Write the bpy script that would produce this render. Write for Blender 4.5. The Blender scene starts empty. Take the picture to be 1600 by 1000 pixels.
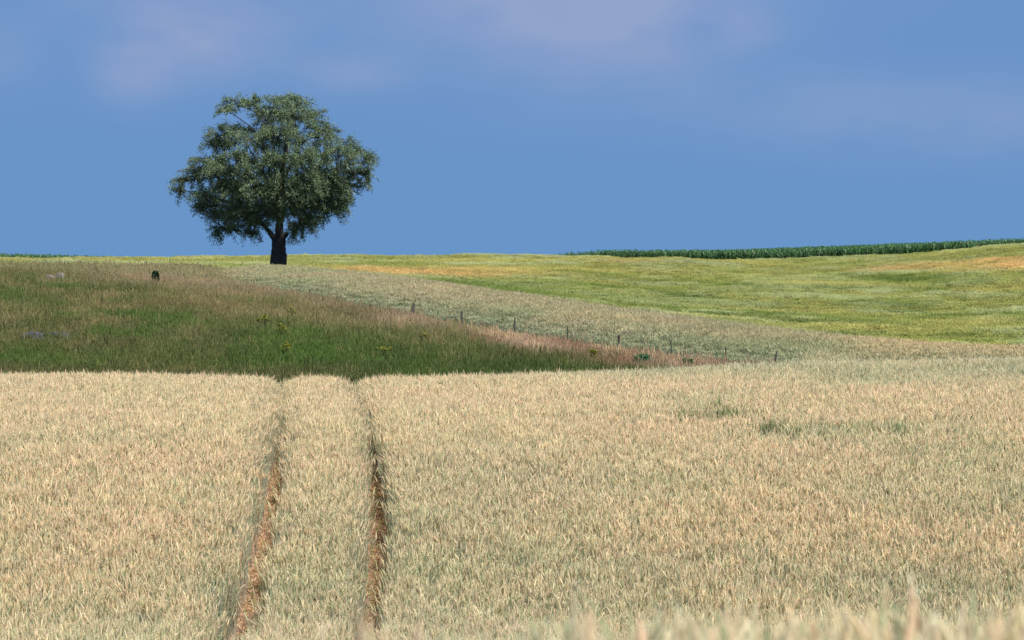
import bpy, math
import numpy as np
from mathutils import Vector

rng = np.random.RandomState(7)
SC = bpy.context.scene
COL = SC.collection
F = 4444.0                      # focal length in pixels of the 1600 px wide photograph (100 mm lens)

# ------------------------------------------------------------------ camera
cam = bpy.data.cameras.new("camera")
cam.lens = 100.0
cam.sensor_width = 36.0
cam.clip_start = 0.1
cam.clip_end = 9000
cam.dof.use_dof = True
cam.dof.focus_distance = 62.0
cam.dof.aperture_fstop = 4.6
camo = bpy.data.objects.new("camera", cam)
COL.objects.link(camo)
camo.location = (0, 0, 0)       # eye level is z = 0
camo.rotation_euler = (math.radians(90), 0, 0)
SC.camera = camo

# ------------------------------------------------------------------ sun + sky + exposure
SUN_EL, SUN_AZ = math.radians(61), math.radians(138)     # azimuth clockwise from +Y (view direction)
sdir = Vector((math.sin(SUN_AZ) * math.cos(SUN_EL), math.cos(SUN_AZ) * math.cos(SUN_EL), math.sin(SUN_EL)))
sl = bpy.data.lights.new("sun", 'SUN')
sl.energy = 5.0
sl.angle = math.radians(0.6)
sl.color = (1.0, 0.95, 0.87)
so = bpy.data.objects.new("sun", sl)
so.rotation_euler = sdir.to_track_quat('Z', 'Y').to_euler()
so.location = (0, 0, 60)
COL.objects.link(so)
SC.view_settings.view_transform = 'Standard'
SC.view_settings.look = 'None'
SC.view_settings.exposure = 0.6
SC.view_settings.gamma = 1.0


def make_world():
    w = bpy.data.worlds.new("World")
    SC.world = w
    w.use_nodes = True
    nt = w.node_tree
    for n in list(nt.nodes):
        nt.nodes.remove(n)
    N, L = nt.nodes.new, nt.links.new

    def val(x, sock):
        if isinstance(x, (int, float)):
            sock.default_value = x
        else:
            L(x, sock)

    def m(op, a, b=0.0, c=0.0, clamp=False):
        n = N('ShaderNodeMath')
        n.operation = op
        n.use_clamp = clamp
        val(a, n.inputs[0]); val(b, n.inputs[1]); val(c, n.inputs[2])
        return n.outputs[0]

    def mixc(f, a, b):
        n = N('ShaderNodeMix')
        n.data_type = 'RGBA'
        val(f, n.inputs[0])
        for x, s in ((a, n.inputs[6]), (b, n.inputs[7])):
            if isinstance(x, tuple):
                s.default_value = (*x, 1)
            else:
                L(x, s)
        return n.outputs[2]
    sky = N('ShaderNodeTexSky')
    sky.sky_type = 'NISHITA'
    sky.sun_disc = False
    sky.sun_elevation = SUN_EL
    sky.sun_rotation = SUN_AZ
    tc = N('ShaderNodeTexCoord')
    sp = N('ShaderNodeSeparateXYZ')
    L(tc.outputs['Generated'], sp.inputs[0])
    X, Y, Z = sp.outputs
    # soft noise for the cloud bank, stretched along the horizon
    cmb = N('ShaderNodeCombineXYZ')
    L(m('MULTIPLY', X, 1.0), cmb.inputs[0]); L(m('MULTIPLY', Y, 1.0), cmb.inputs[1]); L(m('MULTIPLY', Z, 2.1), cmb.inputs[2])

    def noise(scale, det, rough=0.55, off=0.0):
        n = N('ShaderNodeTexNoise')
        n.inputs['Scale'].default_value = scale
        n.inputs['Detail'].default_value = det
        n.inputs['Roughness'].default_value = rough
        mp = N('ShaderNodeVectorMath')
        mp.operation = 'ADD'
        L(cmb.outputs[0], mp.inputs[0])
        mp.inputs[1].default_value = (off, off * .7, off * .3)
        L(mp.outputs[0], n.inputs['Vector'])
        return n.outputs[0]
    n1 = noise(16, 4, .5)
    n2 = noise(40, 4, .5, 3.0)
    # rain-blue bank of cloud low in the sky: its own colour by height
    K = 10.0 / 2 ** 0.6         # the Background runs at 0.1, the exposure at 0.6
    t = m('MULTIPLY', Z, 1 / 0.115, clamp=True)
    low = (0.138 * K, 0.303 * K, 0.574 * K)
    high = (0.148 * K, 0.294 * K, 0.588 * K)
    bank = mixc(t, low, high)

    def blob(cx, cz, rx, rz):
        a = m('POWER', m('MULTIPLY', m('SUBTRACT', X, cx), 1 / rx), 2.0)
        b = m('POWER', m('MULTIPLY', m('SUBTRACT', Z, cz), 1 / rz), 2.0)
        return m('POWER', 2.718, m('MULTIPLY', m('ADD', a, b), -1.0))
    cl = None
    for cx, cz, rx, rz, amp in ((.018, .116, .060, .022, 1.3), (-.108, .099, .024, .015, 1.0), (-.132, .086, .012, .010, .8),
                                (-.125, .112, .05, .016, .3), (-.054, .086, .022, .008, .5), (.083, .102, .013, .007, .5),
                                (.10, .076, .09, .012, .36), (.17, .066, .06, .012, .36), (-.178, .092, .014, .012, .3),
                                (.03, .096, .04, .014, .35)):
        b = m('MULTIPLY', blob(cx, cz, rx, rz), amp)
        cl = b if cl is None else m('ADD', cl, b)
    nn = m('ADD', m('MULTIPLY', n1, 1.2), m('MULTIPLY', n2, 1.1))
    nn = m('SUBTRACT', nn, .32)
    cl = m('MULTIPLY', cl, nn, clamp=True)
    # high broken cloud outside the bank too
    hi = m('MULTIPLY', m('SUBTRACT', noise(4, 6, .55, 5.0), .5), 2.2, clamp=True)
    cl2 = m('MULTIPLY', hi, m('MULTIPLY', m('SUBTRACT', Z, .16), 5.0, clamp=True))
    bank = mixc(m('MULTIPLY', cl, .95), bank, (0.300 * K, 0.378 * K, 0.605 * K))
    slow = m('MULTIPLY', m('SUBTRACT', n1, .42), .55, clamp=True)
    bank = mixc(m('MULTIPLY', slow, t), bank, (0.175 * K, 0.318 * K, 0.60 * K))
    fade = m('MULTIPLY', m('SUBTRACT', Z, .17), 3.0, clamp=True)
    up = mixc(m('MULTIPLY', cl2, .5), sky.outputs[0], (.8 * K, .82 * K, .86 * K))
    col = mixc(fade, bank, up)
    bg = N('ShaderNodeBackground')
    bg.inputs[1].default_value = 0.1
    L(col, bg.inputs[0])
    out = N('ShaderNodeOutputWorld')
    L(bg.outputs[0], out.inputs[0])


make_world()


# ------------------------------------------------------------------ numeric helpers
def pchip(xk, yk, x):
    xk = np.asarray(xk, float); yk = np.asarray(yk, float); x = np.asarray(x, float)
    h = np.diff(xk); d = np.diff(yk) / h
    m = np.zeros_like(yk)
    for i in range(1, len(xk) - 1):
        if d[i - 1] * d[i] > 0:
            w1 = 2 * h[i] + h[i - 1]; w2 = h[i] + 2 * h[i - 1]
            m[i] = (w1 + w2) / (w1 / d[i - 1] + w2 / d[i])
    m[0], m[-1] = d[0], d[-1]
    x = np.clip(x, xk[0], xk[-1])
    i = np.clip(np.searchsorted(xk, x) - 1, 0, len(h) - 1)
    t = (x - xk[i]) / h[i]
    return ((2 * t**3 - 3 * t**2 + 1) * yk[i] + (t**3 - 2 * t**2 + t) * h[i] * m[i]
            + (-2 * t**3 + 3 * t**2) * yk[i + 1] + (t**3 - t**2) * h[i] * m[i + 1])


def vnoise(x, y, seed=0):
    x = np.asarray(x, float); y = np.asarray(y, float)
    xi = np.floor(x).astype(np.int64); yi = np.floor(y).astype(np.int64)
    fx = x - xi; fy = y - yi
    fx = fx * fx * (3 - 2 * fx); fy = fy * fy * (3 - 2 * fy)

    def h(a, b):
        n = (a * 374761393 + b * 668265263 + seed * 1274126177) & 0x7fffffff
        n = ((n ^ (n >> 13)) * 1274126177) & 0x7fffffff
        return ((n ^ (n >> 16)) & 0xffff) / 65535.0
    return ((h(xi, yi) * (1 - fx) + h(xi + 1, yi) * fx) * (1 - fy)
            + (h(xi, yi + 1) * (1 - fx) + h(xi + 1, yi + 1) * fx) * fy)


def fbm(x, y, seed=0, o=4):
    s, a, tot = 0, 1.0, 0
    for k in range(o):
        s = s + a * vnoise(x * 2**k + 17.3 * k, y * 2**k - 9.1 * k, seed + k)
        tot += a
        a *= .55
    return s / tot


def sm(a, b, x):
    t = np.clip((x - a) / (b - a), 0, 1)
    return t * t * (3 - 2 * t)


# ------------------------------------------------------------------ terrain: the measured lie of the land
# crest lines: how far away each ridge stands and how high the crop tops are along it
UK = [-500, 0, 240, 430, 600, 800, 1000, 1200, 1400, 1600, 2100]


def P(vals, u):
    return pchip(UK, vals, u)


def zt(v, D):
    return (500.0 - v) * D / F


V_HUMP = [1130, 1120, 1100, 1050, 1056, 1044, 1022, 1010, 1005, 1003, 1003]
V_CREST = [584, 583, 584, 588, 589, 583, 578, 567, 563, 560, 558]
FENCE = dict(v=[416, 418, 428, 447, 479, 513, 543, 566, 573, 573, 573], D=[164, 160, 153, 143, 126, 112, 101, 95, 91, 89, 88])
CREST = dict(v=[409, 411, 413, 417, 432, 460, 488, 513, 533, 543, 545], D=[183, 180, 178, 172, 158, 145, 132, 120, 108, 100, 97])
H_MID = [.45, .45, .45, .7, .85, .9, .9, .85, .75, .7, .7]
BAR1 = dict(v=[409, 409.5, 409, 414, 430, 458, 486, 511, 531, 541, 543], D=[238, 235, 235, 225, 205, 185, 172, 160, 150, 145, 142])
BAR2 = dict(v=[405, 405, 405, 406, 414, 428, 445, 460, 468, 470, 470], D=[292, 290, 290, 280, 270, 255, 245, 230, 222, 215, 210])
SKYL = dict(v=[401.5, 401, 400.5, 398.5, 396.5, 397, 401, 402, 394, 381, 372], D=[340, 340, 340, 338, 335, 332, 330, 328, 330, 330, 332])
CORN_G = [6.35, 6.25, 5.75, 5.3, 4.9, 5.3, 6.0, 6.68, 7.25, 7.68, 8.0]
H_BAR = 1.1


def column(u):
    ks = [(0.2, -1.95), (2.5, -1.95)]
    ks.append((6.0, zt(P(V_HUMP, u), 6.0) - 1.32))
    ks.append((10, zt(P(V_HUMP, u) + 15, 10) - 1.32))
    for D, v in ((16, 1150), (26, 1170), (33, 1072)):
        ks.append((D, zt(v, D) - 1.32))
    dv = P(V_CREST, u) - 585
    for D, v, k in ((39.5, 972, 0), (42.3, 902, .05), (47.2, 783, .15), (52.5, 703, .35), (58, 653, .55), (65, 618, .8), (74, 587, 1)):
        ks.append((D, zt(v + k * dv, D) - 1.32))
    zc = ks[-1][1]
    fD, cD = P(FENCE['D'], u), P(CREST['D'], u)
    zf = zt(P(FENCE['v'], u), fD) - .45
    # hidden dip between the rye crest and the meadow foot
    zm = min(zt(580 + max(dv, -8), 86) - .45, zf - .1)
    ks.append((80, zc - .35))
    if fD > 92:
        ks.append((86, zm))
    ks.append((fD, zf))
    zr = zt(P(CREST['v'], u), cD) - P(H_MID, u)
    ks.append((cD, zr))
    ks.append((cD + 16, zr - .35))
    ks.append((P(BAR1['D'], u), zt(P(BAR1['v'], u), P(BAR1['D'], u)) - H_BAR))
    ks.append((P(BAR2['D'], u), zt(P(BAR2['v'], u), P(BAR2['D'], u)) - H_BAR))
    zs = zt(P(SKYL['v'], u), P(SKYL['D'], u)) - H_BAR
    ks.append((P(SKYL['D'], u), zs))
    zg = float(P(CORN_G, u))
    ks += [(349, zg), (372, zg - .1), (450, zg - 2.0), (700, zg - 9), (1500, -20), (5000, -70)]
    a = np.array([(float(d), float(z)) for d, z in ks])
    return a[:, 0], a[:, 1]


U_T = np.arange(-600, 2201, 20.0)
D_T = np.unique(np.concatenate([np.arange(.2, 12, .4), np.arange(12, 90, 1.0), np.arange(90, 380, 2.0),
                                np.array([385, 400, 425, 450, 500, 600, 700, 900, 1200, 1500, 2000, 3000, 5000.])]))
ZT = np.array([pchip(*column(u), D_T) for u in U_T])


def height(x, y):
    x = np.asarray(x, float); y = np.asarray(y, float)
    u = np.clip(800 + F * x / np.maximum(y, .2), U_T[0], U_T[-1])
    D = np.clip(y, D_T[0], D_T[-1])
    iu = np.clip(((u - U_T[0]) / 20).astype(int), 0, len(U_T) - 2)
    fu = (u - U_T[iu]) / 20
    jd = np.clip(np.searchsorted(D_T, D) - 1, 0, len(D_T) - 2)
    fd = (D - D_T[jd]) / (D_T[jd + 1] - D_T[jd])
    return ((ZT[iu, jd] * (1 - fu) + ZT[iu + 1, jd] * fu) * (1 - fd)
            + (ZT[iu, jd + 1] * (1 - fu) + ZT[iu + 1, jd + 1] * fu) * fd)


def uv_of(x, y, z):
    return 800 + F * x / y, 500 - F * z / y


def fenceD(u): return P(FENCE['D'], np.clip(u, -500, 2100))
def crestD(u): return P(CREST['D'], np.clip(u, -500, 2100))


# tramlines (tractor wheel tracks): x as a function of distance
TL_D = [0, 20, 33, 39.5, 42.3, 47.2, 52.5, 58, 65, 75, 85]
TL_L = [-3.9, -3.86, -3.87, -3.90, -3.96, -4.12, -4.38, -4.74, -5.27, -6.07, -6.9]
TL_R = [-2.0, -1.98, -1.99, -2.03, -2.09, -2.24, -2.49, -2.86, -3.40, -4.18, -5.0]


def track_dist(x, y):
    l = x - pchip(TL_D, TL_L, y); r = x - pchip(TL_D, TL_R, y)
    return np.where(np.abs(l) < np.abs(r), l, r)


# ------------------------------------------------------------------ object helpers
def tag(o, label=None, cat=None, group=None, kind=None):
    if label: o['label'] = label
    if cat: o['category'] = cat
    if group: o['group'] = group
    if kind: o['kind'] = kind
    return o


class MB:
    """vertices, faces and one colour per vertex, linked as ONE mesh"""
    def __init__(s):
        s.v, s.f, s.c = [], [], []

    def add(s, vs, fs, col):
        o = len(s.v)
        s.v += [tuple(p) for p in vs]
        s.f += [tuple(i + o for i in f) for f in fs]
        if not hasattr(col[0], '__len__'):
            col = [col] * len(vs)
        s.c += [tuple(c) for c in col]

    def tube(s, pts, rad, col, n=6, cap=True, jit=0.0):
        pts = [Vector(p) for p in pts]
        vs, fs = [], []
        for i, p in enumerate(pts):
            t = (pts[min(i + 1, len(pts) - 1)] - pts[max(i - 1, 0)])
            t = t.normalized() if t.length > 1e-9 else Vector((0, 0, 1))
            a = t.cross(Vector((.31, .95, .05)))
            a = a.normalized() if a.length > 1e-6 else Vector((1, 0, 0))
            b = t.cross(a)
            for k in range(n):
                q = 2 * math.pi * k / n
                r = rad[i] * (1 + (rng.uniform(-jit, jit) if jit else 0))
                vs.append(p + a * math.cos(q) * r + b * math.sin(q) * r)
        for i in range(len(pts) - 1):
            for k in range(n):
                k2 = (k + 1) % n
                fs.append((i * n + k, i * n + k2, i * n + n + k2, i * n + n + k))
        if cap:
            fs.append(tuple(range(n - 1, -1, -1)))
            fs.append(tuple((len(pts) - 1) * n + k for k in range(n)))
        s.add(vs, fs, col)

    def ribbon(s, pts, side, wid, col):
        vs, fs = [], []
        side = Vector(side)
        for p, w in zip(pts, wid):
            p = Vector(p)
            vs += [p - side * w, p + side * w]
        for i in range(len(pts) - 1):
            fs.append((2 * i, 2 * i + 1, 2 * i + 3, 2 * i + 2))
        if hasattr(col[0], '__len__'):
            col = [c for c in col for _ in (0, 1)]
        s.add(vs, fs, col)

    def mesh(s, name, mat, smooth=False):
        me = bpy.data.meshes.new(name)
        me.from_pydata(s.v, [], s.f)
        at = me.attributes.new('Col', 'FLOAT_COLOR', 'POINT')
        at.data.foreach_set('color', np.c_[np.array(s.c, np.float32), np.ones(len(s.c), np.float32)].ravel())
        me.materials.append(mat)
        if smooth:
            me.polygons.foreach_set('use_smooth', [True] * len(me.polygons))
        me.update()
        return me

    def build(s, name, mat, parent=None, smooth=False, loc=None):
        o = bpy.data.objects.new(name, s.mesh(name, mat, smooth))
        COL.objects.link(o)
        if parent: o.parent = parent
        if loc is not None: o.location = loc
        return o


def leaf_material(name, transl=.3, rough=.6, spec=.25, tinted=True, nscale=0.0):
    """foliage and straw: vertex colour x patch tint, part of the light passing through"""
    m = bpy.data.materials.new(name)
    m.use_nodes = True
    nt = m.node_tree
    N, L = nt.nodes.new, nt.links.new
    bs = nt.nodes['Principled BSDF']
    out = nt.nodes['Material Output']
    a = N('ShaderNodeAttribute')
    a.attribute_name = 'Col'
    col = a.outputs['Color']
    if tinted:
        t = N('ShaderNodeAttribute')
        t.attribute_type = 'INSTANCER'
        t.attribute_name = 'tint'
        x = N('ShaderNodeMix')
        x.data_type = 'RGBA'; x.blend_type = 'MULTIPLY'
        x.inputs[0].default_value = 1
        L(col, x.inputs[6]); L(t.outputs['Color'], x.inputs[7])
        col = x.outputs[2]
    L(col, bs.inputs['Base Color'])
    bs.inputs['Roughness'].default_value = rough
    bs.inputs['Specular IOR Level'].default_value = spec
    tr = N('ShaderNodeBsdfTranslucent')
    L(col, tr.inputs['Color'])
    mx = N('ShaderNodeMixShader')
    mx.inputs[0].default_value = transl
    L(bs.outputs[0], mx.inputs[1]); L(tr.outputs[0], mx.inputs[2])
    L(mx.outputs[0], out.inputs[0])
    return m


def rock_material(name, c1, c2, scale=3.0, bump=.4, rough=.9):
    m = bpy.data.materials.new(name)
    m.use_nodes = True
    nt = m.node_tree
    N, L = nt.nodes.new, nt.links.new
    bs = nt.nodes['Principled BSDF']
    tc = N('ShaderNodeTexCoord')
    n = N('ShaderNodeTexNoise')
    n.inputs['Scale'].default_value = scale
    n.inputs['Detail'].default_value = 8
    L(tc.outputs['Object'], n.inputs['Vector'])
    r = N('ShaderNodeValToRGB')
    r.color_ramp.elements[0].position = .35; r.color_ramp.elements[0].color = (*c1, 1)
    r.color_ramp.elements[1].position = .65; r.color_ramp.elements[1].color = (*c2, 1)
    L(n.outputs[0], r.inputs[0])
    L(r.outputs[0], bs.inputs['Base Color'])
    b = N('ShaderNodeBump')
    b.inputs['Strength'].default_value = bump
    L(n.outputs[0], b.inputs['Height'])
    L(b.outputs[0], bs.inputs['Normal'])
    bs.inputs['Roughness'].default_value = rough
    return m


def scatter(name, protos, x, y, z, rz, scl, tint, label, cat, tilt=None, tiltdir=None):
    """one 'stuff' object: plants of a crop set out on the ground by geometry nodes"""
    coll = bpy.data.collections.new(name + '_plants')          # not linked to the scene
    for i, me in enumerate(protos):
        o = bpy.data.objects.new('%s_plant_%02d' % (name, i), me)
        coll.objects.link(o)
    n = len(x)
    me = bpy.data.meshes.new(name)
    me.vertices.add(n)
    me.vertices.foreach_set('co', np.c_[x, y, z].astype(np.float32).ravel())
    rot = np.zeros((n, 3), np.float32)
    rot[:, 2] = rz
    if tilt is not None:
        rot[:, 0] = tilt[:, 0]; rot[:, 1] = tilt[:, 1]
    a = me.attributes.new('rot', 'FLOAT_VECTOR', 'POINT'); a.data.foreach_set('vector', rot.ravel())
    scl = np.asarray(scl, np.float32)
    if scl.ndim == 1: scl = np.repeat(scl[:, None], 3, 1)
    a = me.attributes.new('scl', 'FLOAT_VECTOR', 'POINT'); a.data.foreach_set('vector', scl.ravel())
    a = me.attributes.new('tint', 'FLOAT_COLOR', 'POINT')
    a.data.foreach_set('color', np.c_[np.asarray(tint, np.float32), np.ones(n, np.float32)].ravel())
    a = me.attributes.new('pick', 'INT', 'POINT'); a.data.foreach_set('value', rng.randint(0, len(protos), n).astype(np.int32))
    me.update()
    o = bpy.data.objects.new(name, me)
    COL.objects.link(o)
    g = bpy.data.node_groups.new(name + '_nodes', 'GeometryNodeTree')
    g.interface.new_socket('Geometry', in_out='INPUT', socket_type='NodeSocketGeometry')
    g.interface.new_socket('Geometry', in_out='OUTPUT', socket_type='NodeSocketGeometry')
    N, L = g.nodes.new, g.links.new
    gi, go = N('NodeGroupInput'), N('NodeGroupOutput')
    ip = N('GeometryNodeInstanceOnPoints')
    ci = N('GeometryNodeCollectionInfo')
    ci.inputs['Collection'].default_value = coll
    ci.inputs['Separate Children'].default_value = True
    ci.inputs['Reset Children'].default_value = True

    def na(nm, dt):
        q = N('GeometryNodeInputNamedAttribute')
        q.data_type = dt
        q.inputs['Name'].default_value = nm
        return q.outputs['Attribute']
    L(gi.outputs[0], ip.inputs['Points'])
    L(ci.outputs[0], ip.inputs['Instance'])
    ip.inputs['Pick Instance'].default_value = True
    L(na('pick', 'INT'), ip.inputs['Instance Index'])
    e2r = N('FunctionNodeEulerToRotation')
    L(na('rot', 'FLOAT_VECTOR'), e2r.inputs[0])
    L(e2r.outputs[0], ip.inputs['Rotation'])
    L(na('scl', 'FLOAT_VECTOR'), ip.inputs['Scale'])
    L(ip.outputs[0], go.inputs[0])
    md = o.modifiers.new('plants', 'NODES')
    md.node_group = g
    return tag(o, label, cat, kind='stuff')


def lin(r, g, b):
    f = lambda c: (c / 255 / 12.92) if c <= 10 else ((c / 255 + .055) / 1.055) ** 2.4
    return np.array([f(r), f(g), f(b)])


def jit(c, a=.12, h=.04):
    k = 1 + rng.uniform(-a, a)
    return tuple(float(np.clip(q * k * (1 + rng.uniform(-h, h)), .005, .9)) for q in c)


# ------------------------------------------------------------------ the ground: one sheet to beyond the horizon
def make_ground():
    us = np.concatenate([np.array([-14000, -9000, -6000, -4000, -2800, -2000, -1500, -1100, -800.]), np.arange(-600, 2201, 25.0),
                         np.array([2400, 2700, 3100, 3600, 4400, 5600, 7600, 10600, 15600.])])
    D = D_T
    UU, DD = np.meshgrid(us, D, indexing='ij')
    XX = (UU - 800) / F * DD
    ZZ = height(XX, DD)
    td = np.abs(track_dist(XX, DD))
    ZZ = ZZ + .02 * (fbm(XX * 1.3, DD * 1.3, 3) - .5) * np.minimum(DD / 10, 4)
    nu, nd = UU.shape
    idx = np.arange(nu * nd).reshape(nu, nd)
    q = np.stack([idx[:-1, :-1], idx[1:, :-1], idx[1:, 1:], idx[:-1, 1:]], -1).reshape(-1, 4)
    me = bpy.data.meshes.new('ground')
    me.from_pydata(np.stack([XX, DD, ZZ], -1).reshape(-1, 3).tolist(), [], q.tolist())
    # what the ground is: soil, turf, stubble-green
    fD, cD = fenceD(UU), crestD(UU)
    soil = np.array([.26, .165, .108]); turf = np.array([.085, .085, .035]); mid = np.array([.17, .16, .08])
    bar = np.array([.20, .20, .055]); corn = np.array([.05, .06, .02])
    c = np.zeros((nu, nd, 3)) + soil
    c[(DD > 84) & (DD <= fD)] = turf
    c[(DD > fD) | ((DD > 84) & (UU > 1290))] = mid
    c[(DD > fD) & (UU < 330) & (DD < cD + 6)] = turf
    c[DD > cD + 12] = bar
    c[DD > P(SKYL['D'], np.clip(UU, -500, 2100)) + 3] = corn
    at = me.attributes.new('Col', 'FLOAT_COLOR', 'POINT')
    at.data.foreach_set('color', np.c_[c.reshape(-1, 3), np.ones(nu * nd)].astype(np.float32).ravel())
    me.polygons.foreach_set('use_smooth', [True] * len(me.polygons))
    m = bpy.data.materials.new('earth')
    m.use_nodes = True
    nt = m.node_tree
    N, L = nt.nodes.new, nt.links.new
    bs = nt.nodes['Principled BSDF']
    a = N('ShaderNodeAttribute'); a.attribute_name = 'Col'
    g = N('ShaderNodeNewGeometry')
    n = N('ShaderNodeTexNoise')
    n.inputs['Scale'].default_value = 6
    n.inputs['Detail'].default_value = 8
    n.inputs['Roughness'].default_value = .7
    L(g.outputs['Position'], n.inputs['Vector'])
    r = N('ShaderNodeValToRGB')
    r.color_ramp.elements[0].position = .3; r.color_ramp.elements[0].color = (.6, .58, .55, 1)
    r.color_ramp.elements[1].position = .7; r.color_ramp.elements[1].color = (1.4, 1.42, 1.45, 1)
    L(n.outputs[0], r.inputs[0])
    x = N('ShaderNodeMix'); x.data_type = 'RGBA'; x.blend_type = 'MULTIPLY'; x.inputs[0].default_value = 1
    L(a.outputs['Color'], x.inputs[6]); L(r.outputs[0], x.inputs[7])
    L(x.outputs[2], bs.inputs['Base Color'])
    b = N('ShaderNodeBump'); b.inputs['Strength'].default_value = .6; b.inputs['Distance'].default_value = .05
    L(n.outputs[0], b.inputs['Height']); L(b.outputs[0], bs.inputs['Normal'])
    bs.inputs['Roughness'].default_value = .95
    bs.inputs['Specular IOR Level'].default_value = .1
    me.materials.append(m)
    o = bpy.data.objects.new('ground', me)
    COL.objects.link(o)
    tag(o, 'rolling farmland of brown soil and turf under the crops', 'ground', kind='structure')


make_ground()

# ------------------------------------------------------------------ materials
M_RYE = leaf_material('rye_straw', .44, .6, .2)
M_GRASS = leaf_material('grass_blades', .3, .6, .2)
M_BARLEY = leaf_material('barley_straw', .3, .5, .3)
M_CORN = leaf_material('corn_leaf', .22, .45, .4)
M_LEAF = leaf_material('willow_leaf', .25, .5, .35, tinted=False)
M_WEED = leaf_material('weed_leaf', .3, .6, .2, tinted=False)
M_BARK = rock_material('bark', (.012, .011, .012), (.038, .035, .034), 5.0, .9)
M_POST = rock_material('weathered_wood', (.03, .027, .024), (.085, .075, .065), 9.0, .5)
M_PALE = rock_material('pale_granite', (.11, .095, .095), (.21, .19, .195), 2.5, .5)
M_DARK = rock_material('dark_granite', (.022, .023, .029), (.05, .052, .062), 2.5, .6)


# ------------------------------------------------------------------ rye plants
def rye_patch(size, n, simple=False, hmean=1.27):
    mb = MB()
    for _ in range(n):
        bx, by = rng.uniform(-size / 2, size / 2, 2)
        h = hmean * (1 + rng.normal(0, .045))
        if rng.rand() < .05: h *= rng.uniform(.72, .9)
        az = rng.uniform(0, 2 * math.pi)
        lean = abs(rng.normal(0, .09))
        dx, dy = math.cos(az), math.sin(az)
        ripe = rng.rand()
        if ripe < .70: ear = (.80, .67, .45)
        elif ripe < .88: ear = (.72, .63, .38)
        else: ear = (.50, .53, .31)
        ear = jit(ear, .13, .03)
        stem = jit((.46, .50, .36) if ripe > .35 else (.66, .54, .34), .2, .06)
        stemlow = jit((.42, .38, .33), .15)
        # stalk with a slight curve
        top = Vector((bx + dx * lean * h, by + dy * lean * h, h * .93))
        pts = [Vector((bx, by, 0)), Vector((bx + dx * lean * h * .25, by + dy * lean * h * .25, h * .5)), top]
        q = rng.uniform(0, math.pi)
        sd = (math.cos(q), math.sin(q), 0)
        w = .0038 if not simple else .006
        mb.ribbon(pts, sd, (w, w, w * .8), [stemlow, stem, stem])
        mb.ribbon(pts, (-sd[1], sd[0], 0), (w, w, w * .8), [stemlow, stem, stem])
        # ear: spindle that nods over
        el = rng.uniform(.10, .155)
        nod = np.clip(rng.gamma(1.8, .26), .04, 2.2)
        q2 = az + rng.normal(0, .7)
        ex, ey = math.cos(q2), math.sin(q2)
        epts, erad = [], []
        p = top.copy()
        ang = lean + nod * .35
        ns = 5 if not simple else 3
        prof = (.3, 1.0, .95, .75, .12) if not simple else (.5, 1.0, .15)
        for k in range(ns):
            epts.append(p.copy())
            erad.append((.0072 if not simple else .0095) * prof[k] * (el / .11))
            ang += nod * .65 / ns
            p = p + Vector((ex * math.sin(ang), ey * math.sin(ang), math.cos(ang))) * el / (ns - 1)
        cols = []
        for k in range(ns):
            for j in range(4):
                cols.append(tuple(c * (.82 + .36 * ((k * 7 + j * 3) % 4) / 3) for c in ear))
        mb.tube(epts, erad, cols, n=4, cap=False)
        # awns
        if not simple:
            for k in range(9):
                i = rng.randint(1, ns)
                t = (epts[min(i + 1, ns - 1)] - epts[max(i - 1, 0)]).normalized()
                r = Vector(rng.normal(0, 1, 3)); r = (r - t * r.dot(t)).normalized()
                tip = epts[i] + (t * .9 + r * .45).normalized() * rng.uniform(.035, .07)
                s = t.cross(r) * .0013
                mb.add([epts[i] - s, epts[i] + s, tip], [(0, 1, 2)], tuple(min(.85, c * 1.15) for c in ear))
        # leaves
        for k in range(2 if not simple else 1):
            z0 = h * rng.uniform(.35, .78)
            a = rng.uniform(0, 2 * math.pi)
            lx, ly = math.cos(a), math.sin(a)
            ll = rng.uniform(.12, .26)
            base = Vector((bx + dx * lean * z0 * .5, by + dy * lean * z0 * .5, z0))
            up = rng.uniform(.2, .9)
            lp = [base, base + Vector((lx, ly, up)) * ll * .45, base + Vector((lx, ly, up * .3)) * ll * .95]
            lc = jit((.30, .38, .28) if rng.rand() < .5 else (.60, .49, .30), .2, .06)
            lw = .0055 if not simple else .008
            mb.ribbon(lp, (-ly, lx, 0), (lw * .7, lw, lw * .1), lc)
    return mb.mesh('rye_plants', M_RYE)


def grid_points(x0, x1, y0, y1, step, jitter=.45):
    xs, ys = np.arange(x0, x1, step), np.arange(y0, y1, step)
    X, Y = np.meshgrid(xs, ys)
    X = X.ravel() + rng.uniform(-jitter, jitter, X.size) * step
    Y = Y.ravel() + rng.uniform(-jitter, jitter, Y.size) * step
    return X, Y


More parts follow.
